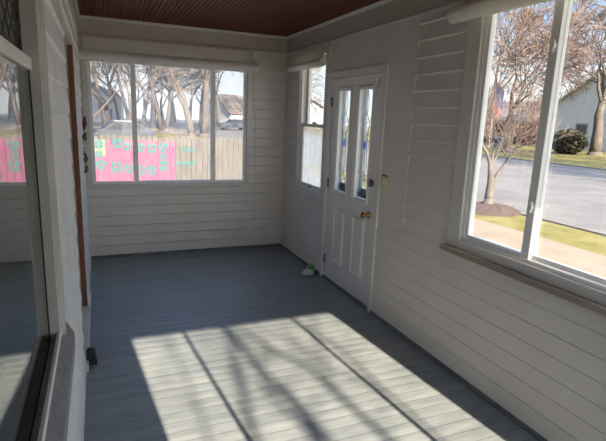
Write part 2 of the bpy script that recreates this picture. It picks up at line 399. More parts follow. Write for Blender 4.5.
def slider(name, side, O, cas, stiles, mframe, mglass, mcas, sw=0.028, fw=0.03, sash=0.03, mw=None):
    mw = mw or sw
    """three-light slider: O opening, cas casing outer rect, stiles = centres of the two meeting stiles"""
    tf = TF[side]; u0, u1, z0, z1 = O
    mb = MB(); c = cas
    if c[0] < u0-0.004: tbox(mb, tf, c[0], u0, -0.01, 0.024, c[2], c[3])
    if c[1] > u1+0.004: tbox(mb, tf, u1, c[1], -0.01, 0.024, c[2], c[3])
    tbox(mb, tf, u0, u1, -0.01, 0.024, z1, c[3]); tbox(mb, tf, u0, u1, -0.01, 0.024, c[2], z0)
    w = struct(mb.build(name, mcas, bevel=0.003))
    mb = MB(); frame_ring(mb, tf, u0, u1, z0, z1, fw, -0.066, 0.002); mb.build('window_frame', mframe, w, bevel=0.003)
    s1, s2 = stiles
    iu0, iu1, iz0, iz1 = u0+fw, u1-fw, z0+fw, z1-fw
    # centre sash sits further out, side sashes run in the inner track
    for k, (a, b, n) in enumerate(((iu0, s1+mw/2, -0.018), (s1-mw/2, s2+mw/2, -0.047), (s2-mw/2, iu1, -0.018))):
        a2, b2 = a, b
        wl_, wr_ = (sw, mw) if k == 0 else ((mw, mw) if k == 1 else (mw, sw))
        mb = MB(); tbox(mb, tf, a2, a2+wl_, n-0.014, n+0.014, iz0, iz1); tbox(mb, tf, b2-wr_, b2, n-0.014, n+0.014, iz0, iz1)
        tbox(mb, tf, a2+wl_, b2-wr_, n-0.014, n+0.014, iz0, iz0+sash); tbox(mb, tf, a2+wl_, b2-wr_, n-0.014, n+0.014, iz1-sash, iz1)
        so = mb.build('sash', mframe, w, bevel=0.003)
        mb = MB(); tbox(mb, tf, a2+wl_-0.004, b2-wr_+0.004, n-0.002, n+0.002, iz0+sash-0.004, iz1-sash+0.004)
        mb.build('glass_pane', mglass, so)
    for s in stiles:
        for zz in (iz0+0.28, iz1-0.28):
            mb = MB(); tbox(mb, tf, s-0.010, s+0.010, -0.005, 0.009, zz-0.03, zz+0.03); tbox(mb, tf, s-0.022, s-0.002, 0.003, 0.018, zz-0.012, zz+0.012)
            mb.build('latch', mframe, w, bevel=0.004)
    return w

w1 = slider('window_1', 'back', W1, (-0.135,1.637,0.785,2.31), (0.355,1.20), M['white'], M['glass_back'], M['trim'], sw=0.020, fw=0.014, sash=0.014, mw=0.05)
mb = MB(); tbox(mb, TF['back'], -0.135, 1.645, 0.0, 0.040, 0.770, 0.792); mb.build('window_sill', M['trim'], w1, bevel=0.004)
w3 = slider('window_3', 'right', W3, (0.23,2.42,0.83,2.311), (0.80,1.825), M['white'], M['glass'], M['trim'], sw=0.024, fw=0.020, sash=0.022, mw=0.052)
mb = MB(); tbox(mb, TF['right'], 0.19, 2.435, 0.0, 0.062, 0.797, 0.830); mb.build('window_sill', M['sillwood'], w3, bevel=0.004)
mb = MB(); tbox(mb, TF['right'], 0.335, 2.31, -0.13, -0.066, 0.865, 0.90); mb.build('outer_sill', M['track'], w3, bevel=0.003)
w5 = slider('window_5', 'front', W5, (0.37,2.066,0.785,2.31), (0.835,1.70), M['white'], M['glass'], M['trim'], sw=0.022, fw=0.004, sash=0.016)

# small double-hung window
tf = TF['right']; u0, u1, z0, z1 = W2
mb = MB(); tbox(mb, tf, 4.325, u0, -0.01, 0.024, 0.79, 2.27); tbox(mb, tf, u1, 5.105, -0.01, 0.024, 0.79, 2.27)
tbox(mb, tf, u0, u1, -0.01, 0.024, z1, 2.27); tbox(mb, tf, u0, u1, -0.01, 0.024, 0.79, z0)
w2 = struct(mb.build('window_2', M['trim'], bevel=0.003))
mb = MB(); frame_ring(mb, tf, u0, u1, z0, z1, 0.022, -0.095, 0.005); mb.build('window_frame', M['whitewood'], w2, bevel=0.003)
mb = MB(); tbox(mb, tf, 4.325, 5.11, 0.0, 0.042, 0.775, 0.797); mb.build('window_sill', M['trim'], w2, bevel=0.004)
mb = MB(); frame_ring(mb, tf, u0+0.022, u1-0.022, 1.495, z1-0.022, 0.04, -0.09, -0.055, wb=0.035)
so = mb.build('upper_sash', M['whitewood'], w2, bevel=0.003)
mb = MB(); tbox(mb, tf, u0+0.055, u1-0.055, -0.075, -0.071, 1.525, z1-0.055); mb.build('glass_pane', M['glass'], so)
mb = MB(); frame_ring(mb, tf, u0+0.022, u1-0.022, z0+0.015, 1.532, 0.04, -0.045, -0.008, wb=0.05, wt=0.035)
so = mb.build('lower_sash', M['whitewood'], w2, bevel=0.003)
mb = MB(); tbox(mb, tf, u0+0.055, u1-0.055, -0.028, -0.024, z0+0.06, 1.50); mb.build('glass_pane', M['glass_small'], so)
mb = MB(); tbox(mb, tf, 4.68, 4.74, -0.045, -0.012, 1.532, 1.547); tbox(mb, tf, 4.70, 4.72, -0.04, 0.0, 1.545, 1.556); mb.build('sash_lock', M['steel'], so, bevel=0.003)
mb = MB(); tbox(mb, tf, 4.675, 4.755, -0.008, 0.006, z0+0.035, z0+0.05); mb.build('sash_lift', M['steel'], so, bevel=0.003)

# house window: picture light with diamond-leaded transom above
G = -0.163; GT = -0.178; YR = 1.50; YL = -0.20
mb = MB()
# stepped casing on the far side (seen almost edge-on): reveal, fillet, back band; and its twin on the near side
prof = [(-0.30,0.0),(-0.137,0.0),(-0.137,0.028),(-0.131,0.034),(-0.131,0.058),(-0.126,0.064),(-0.126,0.102),(L-0.02,0.102),(L-0.02,0.05),(-0.30,0.05)]
mb.prism([(x,YR+y,0.87) for x, y in prof], (0,0,2.31-0.87))
mb.prism([(x,YL-y,0.87) for x, y in prof], (0,0,2.31-0.87))
mb.box(-0.19, -0.128, YL, YR, 2.20, 2.31)
w4 = struct(mb.build('window_4', M['greysash']))
mb = MB(); mb.box(-0.20, -0.155, YL, YR, 1.693, 1.724); mb.build('transom_bar', M['whitewood'], w4, bevel=0.003)
mb = MB(); mb.box(-0.20, -0.136, YL, YR, 0.87, 0.920); mb.build('bottom_rail', M['railgrey'], w4, bevel=0.002)
mb = MB(); mb.box(-0.166, -0.161, YL, YR, 0.918, 0.9225); mb.box(-0.166, -0.161, YR-0.004, YR, 0.92, 1.695); mb.build('glazing_seal', M['darkrail'], w4)
mb = MB(); mb.box(G-0.004, G, YL, YR, 0.918, 1.696); mb.build('glass_pane', M['glass_house'], w4)
mb = MB(); mb.box(GT-0.004, GT, YL, YR, 1.722, 2.20); tp = mb.build('transom_pane', M['glass_house'], w4)
mb = MB(); mb.box(GT-0.020, GT-0.007, YL, YR+0.02, 1.70, 2.22); mb.build('transom_curtain', M['curtain'], tp)
mb = MB()
def came_seg(p, q, z_lo=1.722, z_hi=2.20, y_lo=YL, y_hi=YR):
    (ya, za), (yb, zb) = p, q
    t0, t1 = 0.0, 1.0
    for d, a, lo, hi in ((yb-ya, ya, y_lo, y_hi), (zb-za, za, z_lo, z_hi)):
        if abs(d) < 1e-9: continue
        s0, s1 = sorted(((lo-a)/d, (hi-a)/d)); t0 = max(t0, s0); t1 = min(t1, s1)
    if t1 - t0 < 0.01: return
    A = Vector((GT, ya+(yb-ya)*t0, za+(zb-za)*t0)); B = Vector((GT, ya+(yb-ya)*t1, za+(zb-za)*t1)); w = (B-A).cross(Vector((1,0,0))).normalized()*0.0045
    mb.prism([A-w, B-w, B+w, A+w], (0.0012,0,0))
for k in range(-14, 44):
    yy = YL + k*0.085
    came_seg((yy, 1.70), (yy+0.70, 2.20)); came_seg((yy, 1.70), (yy-0.70, 2.20))
mb.box(GT-0.006, GT+0.004, YR-0.012, YR, 1.72, 2.20)
mb.build('lead_came', M['lead'], tp)
# raised bead + sloping grey sill
mb = MB(); mb.box(-0.143, -0.134, YL, YR+0.03, 0.88, 0.946); mb.build('sill_bead', M['whitewood'], w4, bevel=0.001)
mb = MB(); mb.hexa([(-0.20,YL-0.14,0.80),(-0.106,YL-0.14,0.815),(-0.106,1.66,0.815),(-0.20,1.66,0.80),(-0.1345,YL-0.14,0.922),(-0.106,YL-0.14,0.868),(-0.106,1.66,0.868),(-0.1345,1.66,0.922)])
mb.build('window_sill', M['greysill'], w4, bevel=0.002)

# dim room inside the house
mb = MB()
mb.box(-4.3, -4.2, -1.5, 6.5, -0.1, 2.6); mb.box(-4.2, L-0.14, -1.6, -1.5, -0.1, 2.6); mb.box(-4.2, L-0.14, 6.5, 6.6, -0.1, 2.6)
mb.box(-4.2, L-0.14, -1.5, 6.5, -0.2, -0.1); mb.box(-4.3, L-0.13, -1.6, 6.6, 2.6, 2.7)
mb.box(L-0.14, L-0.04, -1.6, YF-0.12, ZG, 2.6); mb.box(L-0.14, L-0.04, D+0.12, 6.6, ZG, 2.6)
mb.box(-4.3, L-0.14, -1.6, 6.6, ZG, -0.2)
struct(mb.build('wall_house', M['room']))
# roof slab with eaves over the porch
mb = MB(); mb.hexa([(-0.6,YF-0.40,H+0.10),(R+0.42,YF-0.40,H+0.07),(R+0.42,D+0.40,H+0.07),(-0.6,D+0.40,H+0.10),(-0.6,YF-0.40,H+0.55),(R+0.42,YF-0.40,H+0.20),(R+0.42,D+0.40,H+0.20),(-0.6,D+0.40,H+0.55)])
struct(mb.build('roof', M['roof']))

# ------------------------------------------------------------------ street door
tf = TF['right']
mb = MB()
tbox(mb, tf, 3.287, 3.340, -0.05, 0.024, 0.0, 2.022); tbox(mb, tf, 4.270, 4.323, -0.05, 0.024, 0.0, 2.022); tbox(mb, tf, 3.340, 4.270, -0.05, 0.024, 1.963, 2.022)
tbox(mb, tf, 3.335, 3.352, -0.12, -0.05, 0.0, 1.965); tbox(mb, tf, 4.258, 4.275, -0.12, -0.05, 0.0, 1.965); tbox(mb, tf, 3.335, 4.275, -0.12, -0.05, 1.95, 1.965)
d1 = struct(mb.build('door_1', M['whitewood'], bevel=0.004))
LU = [(3.885,4.125),(3.505,3.745)]; LZ = (0.915,1.855); PZ = (0.235,0.745); n0, n1 = -0.045, -0.001
mb = MB()
ub = sorted({3.348, 4.262, *[q for p in LU for q in p]})
for a, b in zip(ub, ub[1:]):
    if (a, b) in LU: tbox(mb, tf, a, b, n0, n1, 0.022, LZ[0]); tbox(mb, tf, a, b, n0, n1, LZ[1], 1.958)
    else: tbox(mb, tf, a, b, n0, n1, 0.022, 1.958)
leaf = mb.build('door_leaf', M['door'], d1)
def bev_ring(mb, u0, u1, z0, z1, w, nA, nB):             # moulded ring: rises from nA to nB and back
    for (a0,a1,c0,c1) in ((u0,u1,z0,z1),):
        o = [(a0,c0),(a1,c0),(a1,c1),(a0,c1)]; i = [(a0+w,c0+w),(a1-w,c0+w),(a1-w,c1-w),(a0+w,c1-w)]; m = [(a0+w*.5,c0+w*.5),(a1-w*.5,c0+w*.5),(a1-w*.5,c1-w*.5),(a0+w*.5,c1-w*.5)]
        for k in range(4):
            j = (k+1) % 4
            mb.poly([tf(o[k][0],nA,o[k][1]), tf(o[j][0],nA,o[j][1]), tf(m[j][0],nB,m[j][1]), tf(m[k][0],nB,m[k][1])])
            mb.poly([tf(m[k][0],nB,m[k][1]), tf(m[j][0],nB,m[j][1]), tf(i[j][0],nA,i[j][1]), tf(i[k][0],nA,i[k][1])])
for (a, b) in LU:
    mb = MB(); bev_ring(mb, a-0.028, b+0.028, LZ[0]-0.028, LZ[1]+0.028, 0.034, n1, 0.013)
    frame_ring(mb, tf, a, b, LZ[0], LZ[1], 0.010, -0.04, n1)
    fr = mb.build('glazing_frame', M['door'], leaf)
    mb = MB(); tbox(mb, tf, a+0.006, b-0.006, -0.026, -0.022, LZ[0]+0.006, LZ[1]-0.006); gp = mb.build('glass_pane', M['glass'], fr)
    c = (a+b)/2; mb = MB(); nn = -0.018
    def pt(du, z): return tf(c+du, nn, z)
    for sg in (-1, 1):
        for (zA, zB, amp) in ((1.46, 1.84, 0.055), (0.93, 1.30, 0.055)):
            mb.tube([pt(sg*(0.012+amp*abs(math.sin(PI*2*k/24))*(0.6+0.4*math.cos(PI*k/24))), zA+(zB-zA)*k/24) for k in range(25)], 0.0025, 5)
        mb.tube([pt(sg*0.012, 1.30), pt(sg*0.07, 1.38), pt(sg*0.012, 1.46)], 0.0025, 5)
        mb.tube([pt(sg*0.085, 0.93), pt(sg*0.085, 1.84)], 0.002, 5)
        mb.tube([pt(sg*(0.085-0.05*math.sin(PI*k/12)), 1.12+0.52*k/12) for k in range(13)], 0.002, 5)
    for zc in (1.60, 1.12):
        mb.tube([pt(0.032*math.cos(2*PI*k/16), zc+0.045*math.sin(2*PI*k/16)) for k in range(17)], 0.0022, 5)
    mb.build('leaded_came', M['came'], gp)
    mb = MB(); mb.prism([tf(c, -0.021, 1.335), tf(c+0.036, -0.021, 1.38), tf(c, -0.021, 1.425), tf(c-0.036, -0.021, 1.38)], Vector(tf(0,0.003,0))-Vector(tf(0,0,0)))
    mb.build('blue_diamond', M['blueglass'], gp)
for (a, b) in ((3.895,4.085),(3.515,3.705)):
    mb = MB(); bev_ring(mb, a-0.012, b+0.012, PZ[0]-0.012, PZ[1]+0.012, 0.026, n1, 0.014)
    w = 0.03
    o4 = [(a+0.012,PZ[0]+0.012),(b-0.012,PZ[0]+0.012),(b-0.012,PZ[1]-0.012),(a+0.012,PZ[1]-0.012)]; i4 = [(a+w,PZ[0]+w),(b-w,PZ[0]+w),(b-w,PZ[1]-w),(a+w,PZ[1]-w)]
    for k in range(4):
        j = (k+1) % 4; mb.poly([tf(o4[k][0],n1,o4[k][1]), tf(o4[j][0],n1,o4[j][1]), tf(i4[j][0],0.007,i4[j][1]), tf(i4[k][0],0.007,i4[k][1])])
    mb.poly([tf(p[0],0.007,p[1]) for p in i4])
    mb.build('door_panel', M['door'], leaf)
mb = MB(); mb.lathe([(0.033,0),(0.033,0.004),(0.028,0.008),(0.012,0.010),(0.010,0.030),(0.018,0.036),(0.027,0.046),(0.029,0.056),(0.024,0.066),(0.010,0.070)], tf(3.452,n1,0.812), (-1,0,0), 24)
mb.box(R-0.075, R-0.066, 3.452-0.004, 3.452+0.004, 0.797, 0.827)
mb.build('door_knob', M['brass'], leaf, smooth=True)['label'] = 'brass door knob'
mb = MB(); mb.lathe([(0.030,0),(0.030,0.008),(0.024,0.013),(0.012,0.014)], tf(3.432,n1,1.085), (-1,0,0), 20); mb.box(R-0.030, R-0.010, 3.426, 3.438, 1.055, 1.12)
mb.build('deadbolt', M['steel'], leaf, bevel=0.002)
for zz in (0.20, 0.98, 1.75):
    mb = MB(); mb.tube([tf(4.262,0.006,zz-0.045), tf(4.262,0.006,zz+0.045)], 0.007, 8); tbox(mb, tf, 4.245, 4.262, -0.002, 0.002, zz-0.043, zz+0.043)
    mb.build('hinge', M['steel'], d1)
for uu, sg in ((4.20, 1), (3.44, -1)):                   # little white curtain-rod brackets in the top corners
    mb = MB()
    mb.prism([tf(uu-0.020,n1,1.93), tf(uu+0.020,n1,1.93), tf(uu+0.020*sg,n1,1.845), tf(uu+0.006*sg,n1,1.845)], Vector(tf(0,0.006,0))-Vector(tf(0,0,0)))
    tbox(mb, tf, uu-0.006, uu+0.006, n1, 0.035, 1.90, 1.925)
    mb.build('rod_bracket', M['white'], leaf, bevel=0.001)
mb = MB(); tbox(mb, tf, 3.30, 4.31, -0.12, 0.02, 0.0, 0.020); mb.build('threshold', M['base'], d1, bevel=0.004)
# storm door outside it
mb = MB(); frame_ring(mb, tf, 3.36, 4.255, 0.03, 1.945, 0.075, -0.112, -0.085, wb=0.16, wt=0.08); tbox(mb, tf, 3.77, 3.82, -0.112, -0.085, 0.96, 1.87)
sd = struct(mb.build('door_3', M['stormblue'], bevel=0.003))
mb = MB(); tbox(mb, tf, 3.435, 4.18, -0.108, -0.088, 0.86, 0.99); tbox(mb, tf, 3.435, 4.18, -0.104, -0.092, 0.18, 0.86); mb.build('kick_panel', M['navy'], sd)
mb = MB(); tbox(mb, tf, 3.430, 4.185, -0.099, -0.096, 0.985, 1.87); mb.build('glass_pane', M['glass'], sd)

# ------------------------------------------------------------------ house door (left), far jamb visible
mb = MB()
mb.box(-0.32, -0.186, 4.045, 4.075, 0.02, 2.06); mb.box(-0.32, -0.152, 3.015, 3.032, 0.02, 2.06); mb.box(-0.32, -0.152, 3.032, 4.045, 2.045, 2.075)
d2 = struct(mb.build('door_2', M['whitewood'], bevel=0.002))
mb = MB(); mb.box(-0.186, -0.150, 4.035, 4.062, 0.02, 2.06); mb.build('jamb_strip', M['brownwood'], d2, bevel=0.002)
mb = MB(); mb.box(-0.290, -0.250, 3.04, 4.04, 0.02, 2.04); lf = mb.build('door_leaf', M['doorwood'], d2)
for (a, b) in ((3.14,3.50),(3.58,3.94)):
    for (c, e) in ((0.2,0.95),(1.08,1.9)):
        mb = MB(); mb.box(-0.252, -0.243, a, b, c, e); mb.build('door_panel', M['doorwood'], lf, bevel=0.008)
mb = MB(); mb.lathe([(0.03,0),(0.03,0.005),(0.011,0.008),(0.010,0.03),(0.026,0.042),(0.028,0.052),(0.012,0.06)], (-0.250,3.12,0.98), (1,0,0), 20); mb.build('door_knob', M['brass'], lf, smooth=True)
mb = MB(); mb.box(-0.32, -0.128, 3.00, 4.36, 0.0, 0.035); mb.build('threshold', M['housesiding'], d2, bevel=0.004)

# ------------------------------------------------------------------ roller shades
def roll_profile(c, ax_pts, r, m, name, parent, bumps=0.0, seed=1):
    rnd = random.Random(seed)
    a, b = Vector(ax_pts[0]), Vector(ax_pts[1]); n = 16
    mb = MB(); mb.tube([a.lerp(b, k/n) for k in range(n+1)], [r*(1+rnd.uniform(-bumps,bumps)) for _ in range(n+1)], 18)
    return mb.build(name, m, parent, smooth=False)
def shade(name, label, side, u0, u1, ztop, zroll, r, nn, group, sheet_inset=0.0, tilt=0.0, rolls=2):
    tf = TF[side]
    root = empty(name, tf((u0+u1)/2, nn, ztop)); tag(root, label, 'window shade', group)
    mb = MB(); tbox(mb, tf, u0+sheet_inset, u1-sheet_inset, 0.024, 0.042, ztop-0.022, ztop); mb.build('head_rail', M['trim'], root, bevel=0.003)
    mb = MB(); k = 10
    for i in range(k):                                   # softly bellied cloth between rail and roll
        za, zb = ztop-0.015-(ztop-0.015-zroll)*i/k, ztop-0.015-(ztop-0.015-zroll)*(i+1)/k
        fa = lambda t: 0.042+(nn-0.042+r*0.9)*(t**1.3)
        na, nb = fa(i/k), fa((i+1)/k)
        mb.hexa([tf(u0+sheet_inset,nb-0.003,zb+tilt), tf(u1-sheet_inset,nb-0.003,zb), tf(u1-sheet_inset,nb,zb), tf(u0+sheet_inset,nb,zb+tilt),
                 tf(u0+sheet_inset,na-0.003,za), tf(u1-sheet_inset,na-0.003,za), tf(u1-sheet_inset,na,za), tf(u0+sheet_inset,na,za)])
    mb.build('fabric', M['fabric'], root)
    mb = MB(); n = 24; rnd = random.Random(len(label))
    pts = [Vector(tf(u0+(u1-u0)*q/n, nn, zroll+tilt*(1-q/n))) for q in range(n+1)]
    mb.tube(pts, [r*(1+rnd.uniform(-0.03,0.03)) for _ in pts], 20); mb.build('rolled_hem', M['fabric'], root)
    return root
sh1 = shade('roller_shade', 'grey cloth shade half rolled above the wide back window', 'back', -0.150, 1.690, 2.305, 2.117, 0.054, 0.072, 'cloth window shades', sheet_inset=0.045)
sh2 = shade('roller_shade', 'short grey cloth shade above the narrow window beside the white door', 'right', 4.33, 5.19, 2.30, 2.112, 0.036, 0.085, 'cloth window shades', tilt=0.0)
# big street window: rolled right up
root = empty('roller_shade', (1.98, 1.35, 2.225)); tag(root, 'pale cloth shade rolled up tight over the big street window', 'window shade', 'cloth window shades')
mb = MB(); pts = [Vector((1.985, 0.12+2.38*q/24, 2.226)) for q in range(25)]; rnd = random.Random(4)
mb.tube(pts, [0.047*(1+rnd.uniform(-0.015,0.015)) for _ in pts], 22); mb.build('rolled_hem', M['fabric'], root)
mb = MB(); mb.box(R-0.043, R-0.024, 0.2, 2.40, 2.29, 2.312); mb.build('head_rail', M['trim'], root, bevel=0.003)
mb = MB(); mb.hexa([(1.948,0.2,2.24),(1.951,0.2,2.24),(1.951,2.46,2.24),(1.948,2.46,2.24),(2.023,0.2,2.30),(2.026,0.2,2.30),(2.026,2.40,2.30),(2.023,2.40,2.30)]); mb.build('fabric', M['fabric'], root)

# pull cord of the back shade
mb = MB(); mb.tube([(1.650,D-0.05,2.05),(1.655,D-0.035,1.72),(1.69,D-0.020,1.64),(1.695,D-0.020,1.0),(1.70,D-0.020,0.40)], 0.0035, 6)
mb.lathe([(0.004,0.0),(0.010,0.008),(0.009,0.03),(0.004,0.04)], (1.70,D-0.024,0.36), (0,0,1), 12)
tag(mb.build('pull_cord', M['cordm']), 'thin white pull cord hanging beside the back window', 'cord')

# ------------------------------------------------------------------ small things
root = empty('light_switch', (R-0.01, 3.222, 1.115)); tag(root, 'cream switch plate on the wall right of the white door', 'light switch')
mb = MB(); mb.box(R-0.024, R-0.008, 3.188, 3.256, 1.062, 1.168); mb.build('plate', M['cream'], root, bevel=0.005)
mb = MB(); mb.box(R-0.030, R-0.022, 3.214, 3.230, 1.10, 1.13); mb.build('toggle', M['cream'], root, bevel=0.003)
mb = MB(); mb.tube([(R-0.013,3.188,1.158),(R-0.013,3.192,1.17),(R-0.013,3.205,1.176),(R-0.013,3.24,1.178),(R-0.013,3.256,1.172)], 0.006, 8); mb.build('top_trim', M['sillwood'], root)

root = empty('tub', (1.965, 4.36, 0.0)); tag(root, 'small white tub with green lid lying by the door casing', 'tub')
ax = Vector((-0.35,-0.90,0.10)).normalized(); c = Vector((1.995,4.42,0.047))
mb = MB(); mb.lathe([(0.034,-0.07),(0.036,-0.068),(0.042,0.0),(0.044,0.002),(0.044,0.006),(0.040,0.006)], c, ax, 24); mb.build('tub_body', M['whiteplastic'], root)
mb = MB(); mb.lathe([(0.038,0.004),(0.041,0.006),(0.041,0.009),(0.036,0.010),(0.034,0.008)], c, ax, 24); mb.build('lid', M['green'], root)
mb = MB(); rnd = random.Random(3)                        # crumpled clear-white film beside it
bm = bmesh.new(); bmesh.ops.create_icosphere(bm, subdivisions=3, radius=1)
for v in bm.verts:
    f = 1+0.28*math.sin(7*v.co.x+3*v.co.y)*math.cos(6*v.co.z+2*v.co.y)+rnd.uniform(-0.07,0.07)
    v.co = Vector((v.co.x*0.055*f, v.co.y*0.05*f, max(v.co.z*0.03*f, -0.024)))+Vector((1.90,4.40,0.0245))
mb.v = [tuple(v.co) for v in bm.verts]; mb.f = [tuple(q.index for q in f.verts) for f in bm.faces]; mb.v = [(a+0.03, b-0.04, c2) for a, b, c2 in mb.v]
bm.free()
tag(mb.build('wrapper', M['whiteplastic']), 'crumpled pale wrapper on the floor left of the green lid', 'wrapper')

root = empty('door_stop', (-0.13, 3.13, 0.0)); tag(root, 'small black rubber block standing against the left wall baseboard', 'door stop')
mb = MB(); mb.hexa([(-0.139,3.085,0.0),(-0.078,3.085,0.0),(-0.078,3.16,0.0),(-0.139,3.16,0.0),(-0.139,3.09,0.095),(-0.092,3.09,0.090),(-0.092,3.155,0.090),(-0.139,3.155,0.088)]); mb.build('block', M['black'], root, bevel=0.004)
mb = MB(); mb.hexa([(-0.130,3.10,0.08),(-0.108,3.10,0.08),(-0.108,3.145,0.08),(-0.130,3.145,0.08),(-0.130,3.105,0.105),(-0.116,3.105,0.10),(-0.116,3.14,0.10),(-0.130,3.14,0.105)]); mb.build('top_lug', M['black'], root, bevel=0.003)

# hanging ornament on the left wall beyond the house door
root = empty('wall_ornament', (-0.12, 4.62, 1.55)); tag(root, 'string of rusty brown shapes under a dark red bird on the left wall', 'hanging ornament')
mb = MB(); mb.tube([(-0.128,4.62,1.62),(-0.122,4.62,1.36),(-0.120,4.62,1.05)], 0.003, 6); mb.build('string', M['rust'], root)
mb = MB(); mb.lathe([(0.003,-0.06),(0.008,-0.04),(0.017,-0.015),(0.019,0.008),(0.014,0.024),(0.012,0.032),(0.013,0.042),(0.009,0.055),(0.003,0.07)], (-0.112,4.62,1.47), (0.1,0,1), 16); mb.build('bird', M['red'], root, smooth=True)
rnd = random.Random(8)
for k, (zz, m) in enumerate(((1.36,'rust'),(1.30,'pale'),(1.24,'pale'),(1.18,'rust'),(1.13,'pale'),(1.08,'rust'))):
    mb = MB(); rr = 0.022+0.010*rnd.random()
    mb.tube([(-0.118+0.012*math.sin(q*0.9+k), 4.62+rr*math.cos(2*PI*q/10), zz+rr*1.15*math.sin(2*PI*q/10)) for q in range(11)], 0.008, 7); mb.build('ring', M[m], root)

# ------------------------------------------------------------------ outdoors: ground
def slab(name, x0, x1, y0, y1, z, m, th=0.3):
    return struct(MB().box(x0, x1, y0, y1, z-th, z).build(name, m))
slab('ground', -60, 110, -40, 150, ZG, M['dry'], 0.5)
slab('lawn_outside', R+0.13, 9.75, -25, 50, ZG+0.012, M['lawn'], 0.1)
slab('path_outside', 6.75, 8.05, -25, 50, ZG+0.03, M['walk'], 0.1)
slab('street', 9.75, 25.2, -40, 150, ZG+0.004, M['road'], 0.1)
mb = MB(); mb.box(9.62, 9.78, -25, 50, ZG-0.1, ZG+0.05); mb.box(25.1, 25.28, -25, 110, ZG-0.1, ZG+0.07); struct(mb.build('kerb_outside', M['kerb']))
slab('lawn_street_far', 25.28, 75, -25, 110, ZG+0.03, M['lawn'], 0.1)
slab('street_cross', -60, 9.7, 54, 74, ZG+0.01, M['walk'], 0.1)

# ------------------------------------------------------------------ trees
def grow(tw, tk, p, d, ln, r, lev, maxl, rnd, up, spread, kids, wiggle, minr, cut):
    n = 4 if lev < 3 else 3
    pts = [p.copy()]; rad = [r]; q = p.copy(); dd = d.copy(); nodes = []
    for i in range(n):
        dd = (dd + Vector((rnd.uniform(-1,1), rnd.uniform(-1,1), rnd.uniform(-1,1)))*wiggle + Vector((0,0,up))).normalized()
        q = q + dd*ln/n; t = (i+1)/n
        pts.append(q.copy()); rad.append(max(minr, r*(1-t*0.45) if lev < maxl else r*(1-t*0.6))); nodes.append((q.copy(), dd.copy(), rad[-1]))
    (tk if lev <= cut else tw).tube(pts, rad, (8,7,5,4,3,3,3)[min(lev,6)], cap=(lev == 0))
    if lev >= maxl: return
    k = kids[min(lev, len(kids)-1)]
    for j in range(k):
        nd = nodes[-1] if j < 2 else nodes[rnd.randrange(max(1, n//2-1), n)]
        ax = nd[1].orthogonal().normalized(); ax = (Matrix.Rotation(rnd.uniform(0, 2*PI), 3, nd[1]) @ ax)
        an = spread*rnd.uniform(0.55, 1.25)*(0.55 if j == 0 else 1)
        nd2 = (Matrix.Rotation(an, 3, ax) @ nd[1]).normalized()
        grow(tw, tk, nd[0], nd2, ln*rnd.uniform(0.62,0.86), max(minr, nd[2]*(0.86 if j == 0 else 0.66)), lev+1, maxl, rnd, up, spread, kids, wiggle, minr, cut)

def tree(label, loc, trunk, r, seed, maxl=5, up=0.05, spread=0.6, kids=(3,3,3,3), wiggle=0.14, minr=0.006, cut=2, mt='twig', lean=(0,0), ratio=1.0, group='bare street trees', name='bare_tree'):
    rnd = random.Random(seed); tk, tw = MB(), MB(); p = Vector(loc); d = Vector((lean[0], lean[1], 1)).normalized()
    tk.tube([p-Vector((0,0,0.15)), p+Vector((0,0,0.05)), p+Vector((0,0,0.3))], [r*1.5, r*1.3, r*1.02], 9)
    grow(tw, tk, p+Vector((0,0,0.2)), d, trunk, r, 0, maxl, rnd, up, spread, kids, wiggle, minr, cut)
    root = empty(name, loc); tag(root, label, 'tree', group)
    tk.build('trunk', M['bark'], root, smooth=True, flip=False); tw.build('twigs', M[mt], root, flip=False)
    return root

GB = ZG+0.01
# near tree in the grass strip
tree('small vase-shaped tree with reddish twigs in the near grass strip', (9.25, 9.50, GB), 0.95, 0.12, 5, maxl=7, up=0.05, spread=0.68, kids=(4,3,3,3,3,3,2), wiggle=0.20, minr=0.0045, cut=3)
mb = MB(); rnd = random.Random(2); k = 28
ring = []
for lv, (rr, hh) in enumerate(((0.85,0.0),(0.7,0.07),(0.45,0.14),(0.2,0.18))):
    ring.append([(9.25+rr*(1+rnd.uniform(-.1,.1))*math.cos(2*PI*q/k), 9.50+rr*(1+rnd.uniform(-.1,.1))*math.sin(2*PI*q/k), GB+hh+rnd.uniform(-.015,.015)*(lv>0)) for q in range(k)])
for rg in ring: mb.v += rg
for lv in range(3):
    for q in range(k): mb.f.append((lv*k+q, lv*k+(q+1)%k, (lv+1)*k+(q+1)%k, (lv+1)*k+q))
mb.f.append(tuple(3*k+q for q in range(k)))
tag(mb.build('mulch_mound', M['mulch']), 'low brown mulch mound around the small street tree', 'mulch mound')
# far-side trees
KD = (4,3,3,3,3,3,3)
t1 = tree('thick trunked bare tree beside the dark bush across the street', (37.6, 27.6, GB), 4.0, 0.48, 11, maxl=7, spread=0.7, kids=KD, wiggle=0.2, minr=0.020, cut=3, up=0.0)
tree('grey trunked bare tree across the street behind the small tree', (30.5, 30.0, GB), 3.2, 0.34, 21, maxl=7, spread=0.68, kids=KD, wiggle=0.18, minr=0.017, cut=3, up=0.02)
t3 = tree('tall bare tree on the far lawn in front of the maroon house', (38.0, 40.0, GB), 5.0, 0.36, 33, maxl=7, spread=0.6, kids=KD, wiggle=0.18, minr=0.022, cut=3)
